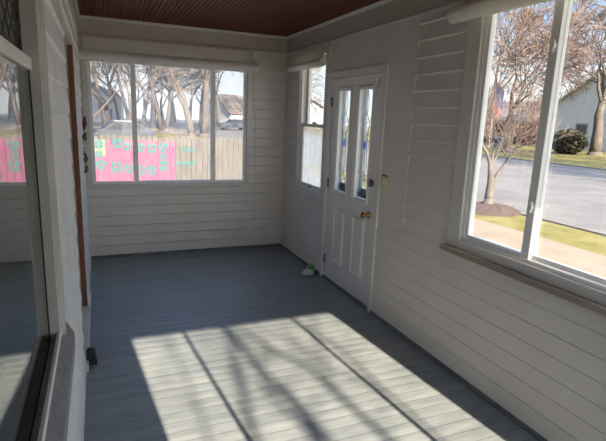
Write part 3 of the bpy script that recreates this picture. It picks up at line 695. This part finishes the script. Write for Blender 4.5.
# behind the back fence
gp = 'bare trees beyond the back fence'
t4 = tree('thick twin-stemmed bare tree right of centre beyond the fence', (9.3, 47.0, GB), 5.0, 0.42, 61, maxl=7, spread=0.55, kids=(3,3,3,3,3,3,3), wiggle=0.18, minr=0.022, cut=3, mt='twig2', group=gp, lean=(0.12,0))
tree('leaning bare tree close beside the twin-stemmed one', (8.0, 46.0, GB), 4.6, 0.36, 67, maxl=7, spread=0.5, kids=(3,3,3,3,3,3,3), wiggle=0.16, minr=0.022, cut=3, mt='twig2', group=gp, lean=(-0.10,0))
t5 = tree('slim bare tree behind the pink end of the fence', (2.3, 40.0, GB), 3.0, 0.17, 71, maxl=7, spread=0.62, kids=KD, wiggle=0.18, minr=0.018, cut=2, mt='twig2', group=gp)
t6 = tree('tall straight bare tree left of the leaning one', (5.9, 52.0, GB), 6.0, 0.25, 79, maxl=7, spread=0.55, kids=KD, wiggle=0.16, minr=0.022, cut=2, mt='twig2', group=gp)
def copy_tree(src, label, loc, rz, sc, group):
    c = src.copy(); COL.objects.link(c); c.location = loc; c.rotation_euler = (0,0,rz); c.scale = (sc,sc,sc); c['label'] = label; c['group'] = group
    for ch in list(src.children):
        k = ch.copy(); COL.objects.link(k); k.parent = c
    return c
for src, lb, loc, rz, sc in ((t1,'bare tree on the far lawn right of the pale blue house front',(33.0,16.0,GB),2.0,0.8),
                             (t3,'bare tree behind the pale blue house',(66,40,GB),1.0,1.3),
                             (t1,'bare tree between the maroon house and the pale blue house',(52,40,GB),4.0,0.95),
                             (t3,'bare tree far down the street past the maroon house',(40,66,GB),3.0,1.1),
                             (t1,'bare tree far down the street beside the narrow window view',(30,80,GB),5.2,0.9),
                             (t3,'bare roadside tree on the far kerb whose shadow crosses the street',(27.0,-4.0,GB),0.7,0.95),
                             (t1,'second bare roadside tree on the far kerb whose shadow crosses the street',(26.4,5.0,GB),0.3,0.7)):
    copy_tree(src, lb, loc, rz, sc, 'bare street trees')
for src, lb, loc, rz, sc in ((t5,'bare tree at the far left of the back view',(-0.4,30,GB),1.3,0.85),
                             (t6,'tall thin bare tree between the straight and leaning ones',(7.2,58,GB),2.4,1.05),
                             (t4,'distant bare tree beside the tan roofed house',(24.5,74,GB),1.9,0.9),
                             (t6,'bare tree in front of the blue house',(0.6,55,GB),0.6,0.9)):
    copy_tree(src, lb, loc, rz, sc, gp)
for i, (xx, yy) in enumerate(((3.4,62),(5.0,78),(10.5,78),(13.0,92),(8.0,95),(-2.5,60),(-4.5,75),(2.0,95),(17.0,100),(4.4,56),(1.4,70),(6.6,68),(12.2,64),(15.5,78),(19.0,84),(-1.0,82),(9.8,84),(21.0,95),(3.0,84))):
    copy_tree((t6,t5,t4)[i%3], 'bare grey tree in the distant hazy row beyond the cross street', (xx,yy,GB), i*1.7, (1.0,1.5,1.0)[i%3], 'distant row of bare trees')

# yard tree behind the camera: its branches throw the shadows on the floor
def up_sun(f, yplane):
    f = Vector((f[0], f[1], 0)); k = (f.y-yplane); return f - Vector((SUN.x/SUN.y, 1, SUN.z/SUN.y))*k
tk, tw = MB(), MB()
TB = Vector((1.95, -6.0, ZG+0.01)); fork = Vector((1.80, -6.0, 3.25))
tk.tube([TB-Vector((0,0,.1)), TB+Vector((0,0,.2)), TB.lerp(fork, .5), fork], [0.17,0.13,0.11,0.10], 10)
BS = 0.75
BR = [([(0.62,1.55),(0.66,2.1),(0.74,2.7),(0.80,3.05),(0.79,3.45),(0.80,3.8)], 0.030),
      ([(0.95,1.55),(0.97,1.95),(0.95,2.35),(0.88,2.75),(0.86,3.05),(0.83,3.45),(0.78,3.9)], 0.034),
      ([(1.32,1.55),(1.30,1.80),(1.24,2.2),(1.20,2.62),(1.08,2.85),(0.98,3.15),(0.90,3.5),(0.85,3.9)], 0.028),
      ([(0.90,1.6),(0.93,2.05),(0.86,2.4),(0.86,2.75)], 0.020),
      ([(1.06,1.65),(0.99,2.1),(0.94,2.4)], 0.018),
      ([(1.56,1.6),(1.52,2.2),(1.50,2.8),(1.38,3.3),(1.34,3.7)], 0.020),
      ([(1.22,2.3),(1.34,2.7),(1.46,3.1),(1.6,3.6)], 0.013),
      ([(0.42,1.6),(0.44,2.4),(0.40,3.2),(0.36,3.8)], 0.012)]
rnd = random.Random(5)
for k, (fp, r) in enumerate(BR):
    yp = -6.0 + 0.4*math.sin(k*2.1)
    pts = [fork + Vector((0,0.02*k,-0.1))] if k not in (6,) else []
    pts += [up_sun(f, yp) for f in fp]
    tk.tube(pts, [max(0.006, r*BS*(1.25-0.75*i/len(pts))) for i in range(len(pts))], 7)
    for i in range(2, len(pts)):
        for q in range(2):
            d = Vector((rnd.uniform(-1,1), rnd.uniform(-1,1), rnd.uniform(0.2,1))).normalized()
            a = pts[i]; tw.tube([a, a+d*0.25, a+d*0.25+Vector((rnd.uniform(-.2,.2),rnd.uniform(-.2,.2),.25)), a+d*0.3+Vector((rnd.uniform(-.3,.3),rnd.uniform(-.3,.3),.6))], [0.006,0.005,0.004,0.003], 4)
root = empty('bare_tree', TB); tag(root, 'bare yard tree just outside the porch, casting branch shadows on the floor', 'tree', 'bare street trees')
tk.build('trunk', M['bark'], root, smooth=True, flip=False); tw.build('twigs', M['twig'], root, flip=False)

# dark bush across the street
mb = MB(); rnd = random.Random(12); c = Vector((35.6, 28.6, GB+1.0))
for k in range(2600):
    d = Vector((rnd.gauss(0,1), rnd.gauss(0,1), rnd.gauss(0,1))).normalized()*(rnd.random()**0.4)
    p = c + Vector((d.x*1.45, d.y*1.45, d.z*1.05)); e = Vector((rnd.uniform(-1,1),rnd.uniform(-1,1),rnd.uniform(-1,1))).normalized(); f = e.orthogonal()
    mb.poly([p-e*0.13, p+f*0.07, p+e*0.13, p-f*0.07])
root = empty('bush', (35.6, 28.6, GB)); tag(root, 'dark rounded bush on the far lawn beside the thick trunk', 'bush')
mb.build('foliage', M['bush'], root, flip=False)
mb = MB()
for k in range(9): mb.tube([(35.6+.1*math.cos(k),28.6+.1*math.sin(k),GB-0.03),(35.6+.7*math.cos(k*1.4),28.6+.7*math.sin(k*1.4),GB+1.3)], [0.04,0.02], 5)
mb.build('stems', M['bark'], root, flip=False)

# ------------------------------------------------------------------ back fence with the painted mural
FY = 12.5; FT = 0.99
fe = empty('board_fence', (2.0, FY, ZG)); tag(fe, 'weathered wooden board fence with pink and teal mural behind the house', 'fence')
rnd = random.Random(6); wood, pink, lime = MB(), MB(), MB()
x = -5.0; bw = 0.135
while x < 4.7:
    a, b = x+0.006, x+bw-0.006; top = FT+rnd.uniform(-0.025,0.025); yo = rnd.uniform(-0.004,0.004)
    def pk(mb, z0, z1, pointed):
        if pointed: mb.prism([(a,FY+yo,z0),(b,FY+yo,z0),(b,FY+yo,z1-0.05),(b-0.03,FY+yo,z1),(a+0.03,FY+yo,z1),(a,FY+yo,z1-0.05)], (0,0.02,0))
        else: mb.box(a, b, FY+yo, FY+yo+0.02, z0, z1)
    cx = (a+b)/2
    if 0.12 < cx < 1.74:
        pk(pink, ZG+0.03, 0.885, False); pk(wood, 0.885, top, True)
    elif -1.2 < cx <= 0.12:
        pk(pink, ZG+0.03, 0.50, False); pk(lime, 0.50, 0.89, False); pk(wood, 0.89, top, True)
    else: pk(wood, ZG+0.03, top, True)
    x += bw
wood.build('boards', M['fence'], fe, flip=False); pink.build('pink_boards', M['pink'], fe); lime.build('lime_boards', M['lime'], fe)
mb = MB()
for zz in (-0.35, 0.25, 0.75): mb.box(-5, 4.72, FY+0.025, FY+0.065, zz-0.04, zz+0.04)
mb.build('rail', M['fence'], fe)
for k in range(5):
    mb = MB(); mb.box(-4.9+2.35*k, -4.81+2.35*k, FY+0.065, FY+0.155, ZG, FT-0.06); mb.build('post', M['fence'], fe)
CI = [(-0.02,0.78,.10),(0.39,0.81,.12),(0.62,0.74,.10),(0.90,0.72,.115),(1.19,0.70,.12),(1.45,0.735,.115),(1.45,0.50,.09),
      (0.0,0.30,.115),(0.345,0.235,.13),(0.63,0.20,.11),(0.90,0.16,.125),(1.16,0.165,.115),(1.46,0.27,.13),(-0.03,0.55,.08),(-0.35,0.75,.11),(-0.35,0.25,.12)]
for k, (cx, cz, r) in enumerate(CI):                    # painted teal rounds split by pink spokes
    mb = MB(); ns = 3 if k % 2 else 4; g = 0.16
    for q in range(ns):
        a0 = 2*PI*q/ns+PI/2+g; a1 = 2*PI*(q+1)/ns+PI/2-g
        pts = [(cx+0.02*r*math.cos((a0+a1)/2), FY-0.008, cz+0.02*r*math.sin((a0+a1)/2))]
        pts = [(cx+0.15*r*math.cos((a0+a1)/2), FY-0.008, cz+0.15*r*math.sin((a0+a1)/2))] + [(cx+r*math.cos(a0+(a1-a0)*i/7), FY-0.008, cz+r*1.05*math.sin(a0+(a1-a0)*i/7)) for i in range(8)]
        mb.prism(pts, (0,0.003,0))
    mb.build('painted_round', M['teal'], fe)
mb = MB()
for (a, b, c) in ((1.92,2.22,0.70),(1.80,2.25,0.36)):
    mb.prism([(a+(b-a)*i/8, FY-0.008, c+0.04*math.sin(i*1.9)) for i in range(9)]+[(b-(b-a)*i/8, FY-0.008, c-0.06+0.03*math.sin(i*2.3)) for i in range(9)], (0,0.003,0))
mb.build('painted_smear', M['teal'], fe)
# wire fence posts right of it: part of the same yard, a pale post and panel
# ------------------------------------------------------------------ houses, cars, flag, bin
def house(name, label, c, sx, sy, hw, hr, mwall, mroof, rot=0, wins=(), ridge='y', posts=0):
    root = empty(name, (c[0], c[1], ZG)); tag(root, label, 'house', 'houses in the neighbourhood')
    def P(o): o.location = (0,0,0); return o
    MB.box
    mb = MB(); mb.box(-sx/2, sx/2, -sy/2, sy/2, 0, hw)
    if ridge == 'y': mb.prism([(-sx/2,-sy/2,hw),(sx/2,-sy/2,hw),(0,-sy/2,hw+hr)], (0,sy,0))
    else: mb.prism([(-sx/2,-sy/2,hw),(-sx/2,sy/2,hw),(-sx/2,0,hw+hr)], (sx,0,0))
    w = P(mb.build('walls', mwall, root))
    mb = MB(); e = 0.45; t = 0.18
    if ridge == 'y':
        sl = hr/(sx/2)
        for s in (-1, 1):
            mb.prism([(s*(sx/2+e),-sy/2-e,hw-sl*e+0.02),(0,-sy/2-e,hw+hr+0.02),(0,-sy/2-e,hw+hr+t),(s*(sx/2+e),-sy/2-e,hw-sl*e+t)], (0,sy+2*e,0))
    else:
        sl = hr/(sy/2)
        for s in (-1, 1):
            mb.prism([(-sx/2-e,s*(sy/2+e),hw-sl*e+0.02),(-sx/2-e,0,hw+hr+0.02),(-sx/2-e,0,hw+hr+t),(-sx/2-e,s*(sy/2+e),hw-sl*e+t)], (sx+2*e,0,0))
    P(mb.build('roof', mroof, root))
    for (fc, u, z, ww, hh) in wins:                     # face, offset along it, height of centre, size
        mb, pm = MB(), MB()
        for b, k, o in ((mb, 1, 0.05), (pm, 0.8, 0.07)):
            if fc == '-x': b.box(-sx/2-o, -sx/2, u-ww*k/2, u+ww*k/2, z-hh*k/2, z+hh*k/2)
            else: b.box(u-ww*k/2, u+ww*k/2, -sy/2-o, -sy/2, z-hh*k/2, z+hh*k/2)
        wo = P(mb.build('window', M['housewhite'], root)); P(pm.build('pane', M['hwindow'], wo))
    if posts:
        mb = MB(); mb.box(-sx/2-2.2, -sx/2, -sy/2, sy/2, 2.35, 2.6); P(mb.build('porch_roof', mroof, root))
        for k in range(posts):
            yy = -sy/2+0.2+(sy-0.4)*k/(posts-1); mb = MB(); mb.box(-sx/2-2.1, -sx/2-1.95, yy-0.08, yy+0.08, 0, 2.35); P(mb.build('porch_post', M['housewhite'], root))
    root.rotation_euler.z = rot
    return root
house('house', 'pale blue gabled house behind the dark bush across the street', (50, 32), 11, 12, 4.4, 3.6, M['paleblue'], M['paleroof'], wins=(('-x',-3,1.9,1.4,1.5),('-x',2.5,1.9,1.4,1.5),('-y',-2,2,1.2,1.5)), ridge='x')
house('house', 'low maroon house with white porch posts across the street', (50, 49), 9, 14, 2.8, 2.2, M['maroon'], M['roof'], wins=(('-x',-4,1.6,1.6,1.2),('-x',3,1.6,1.6,1.2)), posts=5)
house('house', 'blue house with white trim at the left of the back view', (-0.5, 92), 9, 8, 4.0, 2.2, M['bluehouse'], M['paleroof'], wins=(('-y',-2.6,2.6,1.8,1.4),('-y',1.4,2.6,1.8,1.4)))
house('house', 'tan roofed house at the right of the back view', (27, 96), 13, 10, 2.5, 3.2, M['paleblue'], M['tanroof'], wins=(('-y',-3,1.7,1.6,1.3),('-y',2,1.7,1.6,1.3)), ridge='x', rot=0.35)
house('house', 'grey blue house far down the street seen through the narrow window', (34, 92), 12, 10, 4.2, 3.0, M['bluehouse'], M['roof'], wins=(('-y',-3,2.2,1.4,1.5),('-y',2,2.2,1.4,1.5)))

def car(label, loc, rot, m, mroof=None, name='parked_car'):
    root = empty(name, (loc[0], loc[1], ZG)); tag(root, label, 'car', 'parked cars')
    def P(o): o.location = (0,0,0); return o
    prof = [(-2.1,0.35),(-2.15,0.75),(-1.95,0.95),(-0.95,1.02),(-0.35,1.48),(1.0,1.50),(1.75,1.05),(2.1,0.98),(2.15,0.4)]
    mb = MB(); mb.prism([(x,-0.85,z) for x, z in prof], (0,1.7,0)); b = P(mb.build('body', m, root, bevel=0.06))
    if mroof:
        mb = MB(); mb.prism([(-0.36,-0.80,1.49),(-0.36,-0.80,1.54),(0.98,-0.80,1.55),(0.98,-0.80,1.50)], (0,1.6,0)); P(mb.build('roof_panel', mroof, root, bevel=0.015))
    for s in (-0.856, 0.836):
        mb = MB(); mb.prism([(-0.80,s,1.03),(-0.30,s,1.42),(0.25,s,1.44),(0.25,s,1.03)], (0,0.02,0)); P(mb.build('side_window', M['hwindow'], root))
        mb = MB(); mb.prism([(0.33,s,1.03),(0.33,s,1.44),(0.95,s,1.44),(1.50,s,1.08)], (0,0.02,0)); P(mb.build('side_window', M['hwindow'], root))
    mb = MB(); mb.hexa([(-0.93,-0.72,1.045),(-0.90,-0.72,1.03),(-0.90,0.72,1.03),(-0.93,0.72,1.045),(-0.42,-0.66,1.445),(-0.39,-0.66,1.43),(-0.39,0.66,1.43),(-0.42,0.66,1.445)]); P(mb.build('windscreen', M['hwindow'], root))
    for xx in (-1.35, 1.35):
        for yy in (-0.86, 0.66):
            mb = MB(); mb.lathe([(0.2,0),(0.33,0.02),(0.33,0.18),(0.2,0.2)], (xx,yy,0.33), (0,1,0), 20); P(mb.build('wheel', M['tyre'], root))
    root.rotation_euler.z = rot
    return root
car('blue grey car with white roof parked beyond the left of the fence', (1.1, 33.0), 0.15, M['carblue'], M['carwhite'])
car('dark blue car parked before the tan roofed house', (17.4, 67.0), 0.1, M['carblue'])
car('pale car parked beside the dark blue one', (22.2, 70.0), 0.1, M['carwhite'])

# flag on its pole before the houses, and a blue bin under it
fx, fy = 34.35, 36.1
root = empty('flag', (fx, fy, ZG)); tag(root, 'blue and red cloth flag hanging on a pole across the street', 'flag')
mb = MB(); mb.tube([(fx,fy,ZG),(fx,fy,ZG+5.9)], [0.06,0.04], 10); mb.build('pole', M['housewhite'], root)
def cloth(z0, z1, m, nm):
    mb = MB(); n = 10; w = 0.9
    f = lambda i, z: (fx+w*i/n*0.75, fy-0.05-w*i/n*0.45+0.08*math.sin(i*0.9), z-0.5*(i/n)**1.5)
    for i in range(n):
        a, b = f(i, z0), f(i+1, z0); c, d = f(i+1, z1), f(i, z1); t = 0.015
        mb.hexa([a, b, (b[0],b[1]+t,b[2]), (a[0],a[1]+t,a[2]), d, c, (c[0],c[1]+t,c[2]), (d[0],d[1]+t,d[2])])
    mb.build(nm, m, root)
cloth(ZG+4.0, ZG+5.8, M['flagblue'], 'blue_field'); cloth(ZG+3.2, ZG+4.0, M['flagred'], 'red_field')
bx, by = 33.9, 34.6
root = empty('wheelie_bin', (bx, by, ZG)); tag(root, 'dark blue bin with pale lid on the far lawn under the flag', 'bin')
mb = MB(); mb.hexa([(bx-.28,by-.28,GB+.08),(bx+.28,by-.28,GB+.08),(bx+.28,by+.28,GB+.08),(bx-.28,by+.28,GB+.08),(bx-.36,by-.36,GB+1.0),(bx+.36,by-.36,GB+1.0),(bx+.36,by+.36,GB+1.0),(bx-.36,by+.36,GB+1.0)]); mb.build('bin_body', M['binblue'], root, bevel=0.03)
mb = MB(); mb.hexa([(bx-.38,by-.38,GB+1.0),(bx+.38,by-.38,GB+1.0),(bx+.38,by+.38,GB+1.0),(bx-.38,by+.38,GB+1.0),(bx-.36,by-.36,GB+1.12),(bx+.36,by-.36,GB+1.06),(bx+.36,by+.36,GB+1.06),(bx-.36,by+.36,GB+1.12)]); mb.build('lid', M['housewhite'], root, bevel=0.02)
for yy in (-0.25, 0.21):
    mb = MB(); mb.lathe([(0.05,0),(0.11,0.005),(0.11,0.04),(0.05,0.045)], (bx+.26,by+yy,GB+0.13), (0,1,0), 14); mb.build('wheel', M['tyre'], root)

# ------------------------------------------------------------------ light
SUN_E, SKY_E, EXPO = 17.5, 0.95, 0.38
GLOW, HIGH_FILL = 1.6, 1.4
sl = bpy.data.lights.new('sun', 'SUN'); sl.energy = SUN_E; sl.angle = math.radians(0.55); sl.color = (1.0, 0.81, 0.60)
so = bpy.data.objects.new('sun', sl); COL.objects.link(so); so.rotation_euler = SUN.to_track_quat('-Z', 'Y').to_euler(); so.location = (5, -20, 15)
w = bpy.data.worlds.new('sky'); S.world = w; w.use_nodes = True
nt = w.node_tree; N = nt.nodes; K = nt.links
bg = N['Background']
ge = N.new('ShaderNodeTexCoord'); sp = N.new('ShaderNodeSeparateXYZ'); K.new(ge.outputs['Generated'], sp.inputs[0])
rp = N.new('ShaderNodeValToRGB'); K.new(sp.outputs['Z'], rp.inputs[0])
e = rp.color_ramp.elements
e[0].position = 0.0; e[0].color = (1.12,1.13,1.14,1); e[1].position = 1.0; e[1].color = (0.16,0.33,0.72,1)
for ps, cc in ((0.09,(0.98,1.03,1.10)),(0.20,(0.44,0.64,0.95)),(0.30,(0.36,0.57,0.92)),(0.5,(0.25,0.45,0.85))):
    q = e.new(ps); q.color = (*cc, 1)
cl = N.new('ShaderNodeTexNoise'); cl.inputs['Scale'].default_value = 2.2; cl.inputs['Detail'].default_value = 7
mp = N.new('ShaderNodeMapping'); mp.inputs['Scale'].default_value = (1,1,3.0); K.new(ge.outputs['Generated'], mp.inputs[0]); K.new(mp.outputs[0], cl.inputs['Vector'])
mr = N.new('ShaderNodeMapRange'); mr.inputs['From Min'].default_value = 0.52; mr.inputs['From Max'].default_value = 0.72; mr.inputs['To Max'].default_value = 0.6; K.new(cl.outputs['Fac'], mr.inputs['Value'])
mx = N.new('ShaderNodeMixRGB'); K.new(mr.outputs[0], mx.inputs[0]); K.new(rp.outputs[0], mx.inputs[1]); mx.inputs[2].default_value = (0.95,0.97,1.0,1)
# hazy glow round the sun; unseen high sky brightened to fill the porch
dp = N.new('ShaderNodeVectorMath'); dp.operation = 'DOT_PRODUCT'; K.new(ge.outputs['Generated'], dp.inputs[0]); dp.inputs[1].default_value = tuple(-SUN)
g1 = N.new('ShaderNodeMapRange'); g1.interpolation_type = 'SMOOTHSTEP'; g1.inputs['From Min'].default_value = 0.1; g1.inputs['From Max'].default_value = 1.0; g1.inputs['To Max'].default_value = GLOW; K.new(dp.outputs['Value'], g1.inputs['Value'])
g2 = N.new('ShaderNodeMapRange'); g2.interpolation_type = 'SMOOTHSTEP'; g2.inputs['From Min'].default_value = 0.36; g2.inputs['From Max'].default_value = 0.7; g2.inputs['To Max'].default_value = HIGH_FILL; K.new(sp.outputs['Z'], g2.inputs['Value'])
ad = N.new('ShaderNodeMath'); K.new(g1.outputs[0], ad.inputs[0]); K.new(g2.outputs[0], ad.inputs[1])
a1 = N.new('ShaderNodeMath'); K.new(ad.outputs[0], a1.inputs[0]); a1.inputs[1].default_value = 1.0
a2 = N.new('ShaderNodeMath'); a2.operation = 'MULTIPLY'; K.new(a1.outputs[0], a2.inputs[0]); a2.inputs[1].default_value = SKY_E
g3 = N.new('ShaderNodeMapRange'); g3.inputs['To Max'].default_value = 0.85; g3.inputs['From Max'].default_value = GLOW*0.5; K.new(g1.outputs[0], g3.inputs['Value'])
wm = N.new('ShaderNodeMixRGB'); K.new(g3.outputs[0], wm.inputs[0]); K.new(mx.outputs[0], wm.inputs[1]); wm.inputs[2].default_value = (0.92,0.95,1.0,1)
K.new(wm.outputs[0], bg.inputs[0]); K.new(a2.outputs[0], bg.inputs[1])

# ------------------------------------------------------------------ camera
f, yaw, pitch, roll = 481.342, 0.402, -0.212, 0.039
fw = Vector((math.sin(yaw)*math.cos(pitch), math.cos(yaw)*math.cos(pitch), math.sin(pitch)))
r = Vector((math.cos(yaw), -math.sin(yaw), 0)); u = r.cross(fw)
c, s = math.cos(roll), math.sin(roll); r2 = c*r+s*u; u2 = -s*r+c*u
cam = bpy.data.cameras.new('camera'); co = bpy.data.objects.new('camera', cam); COL.objects.link(co)
co.matrix_world = Matrix(((r2.x,u2.x,-fw.x,0),(r2.y,u2.y,-fw.y,0),(r2.z,u2.z,-fw.z,1.6),(0,0,0,1)))
cam.sensor_width = 36; cam.sensor_fit = 'HORIZONTAL'; cam.lens = f/606*36; cam.clip_start = 0.02; cam.clip_end = 500
S.camera = co
S.view_settings.view_transform = 'Standard'; S.view_settings.look = 'None'; S.view_settings.gamma = 1; S.view_settings.exposure = EXPO
S.view_settings.use_curve_mapping = False
cy = S.cycles
cy.max_bounces = 14; cy.diffuse_bounces = 8; cy.glossy_bounces = 6; cy.transmission_bounces = 8; cy.transparent_max_bounces = 40
cy.use_denoising = True; cy.sample_clamp_indirect = 6
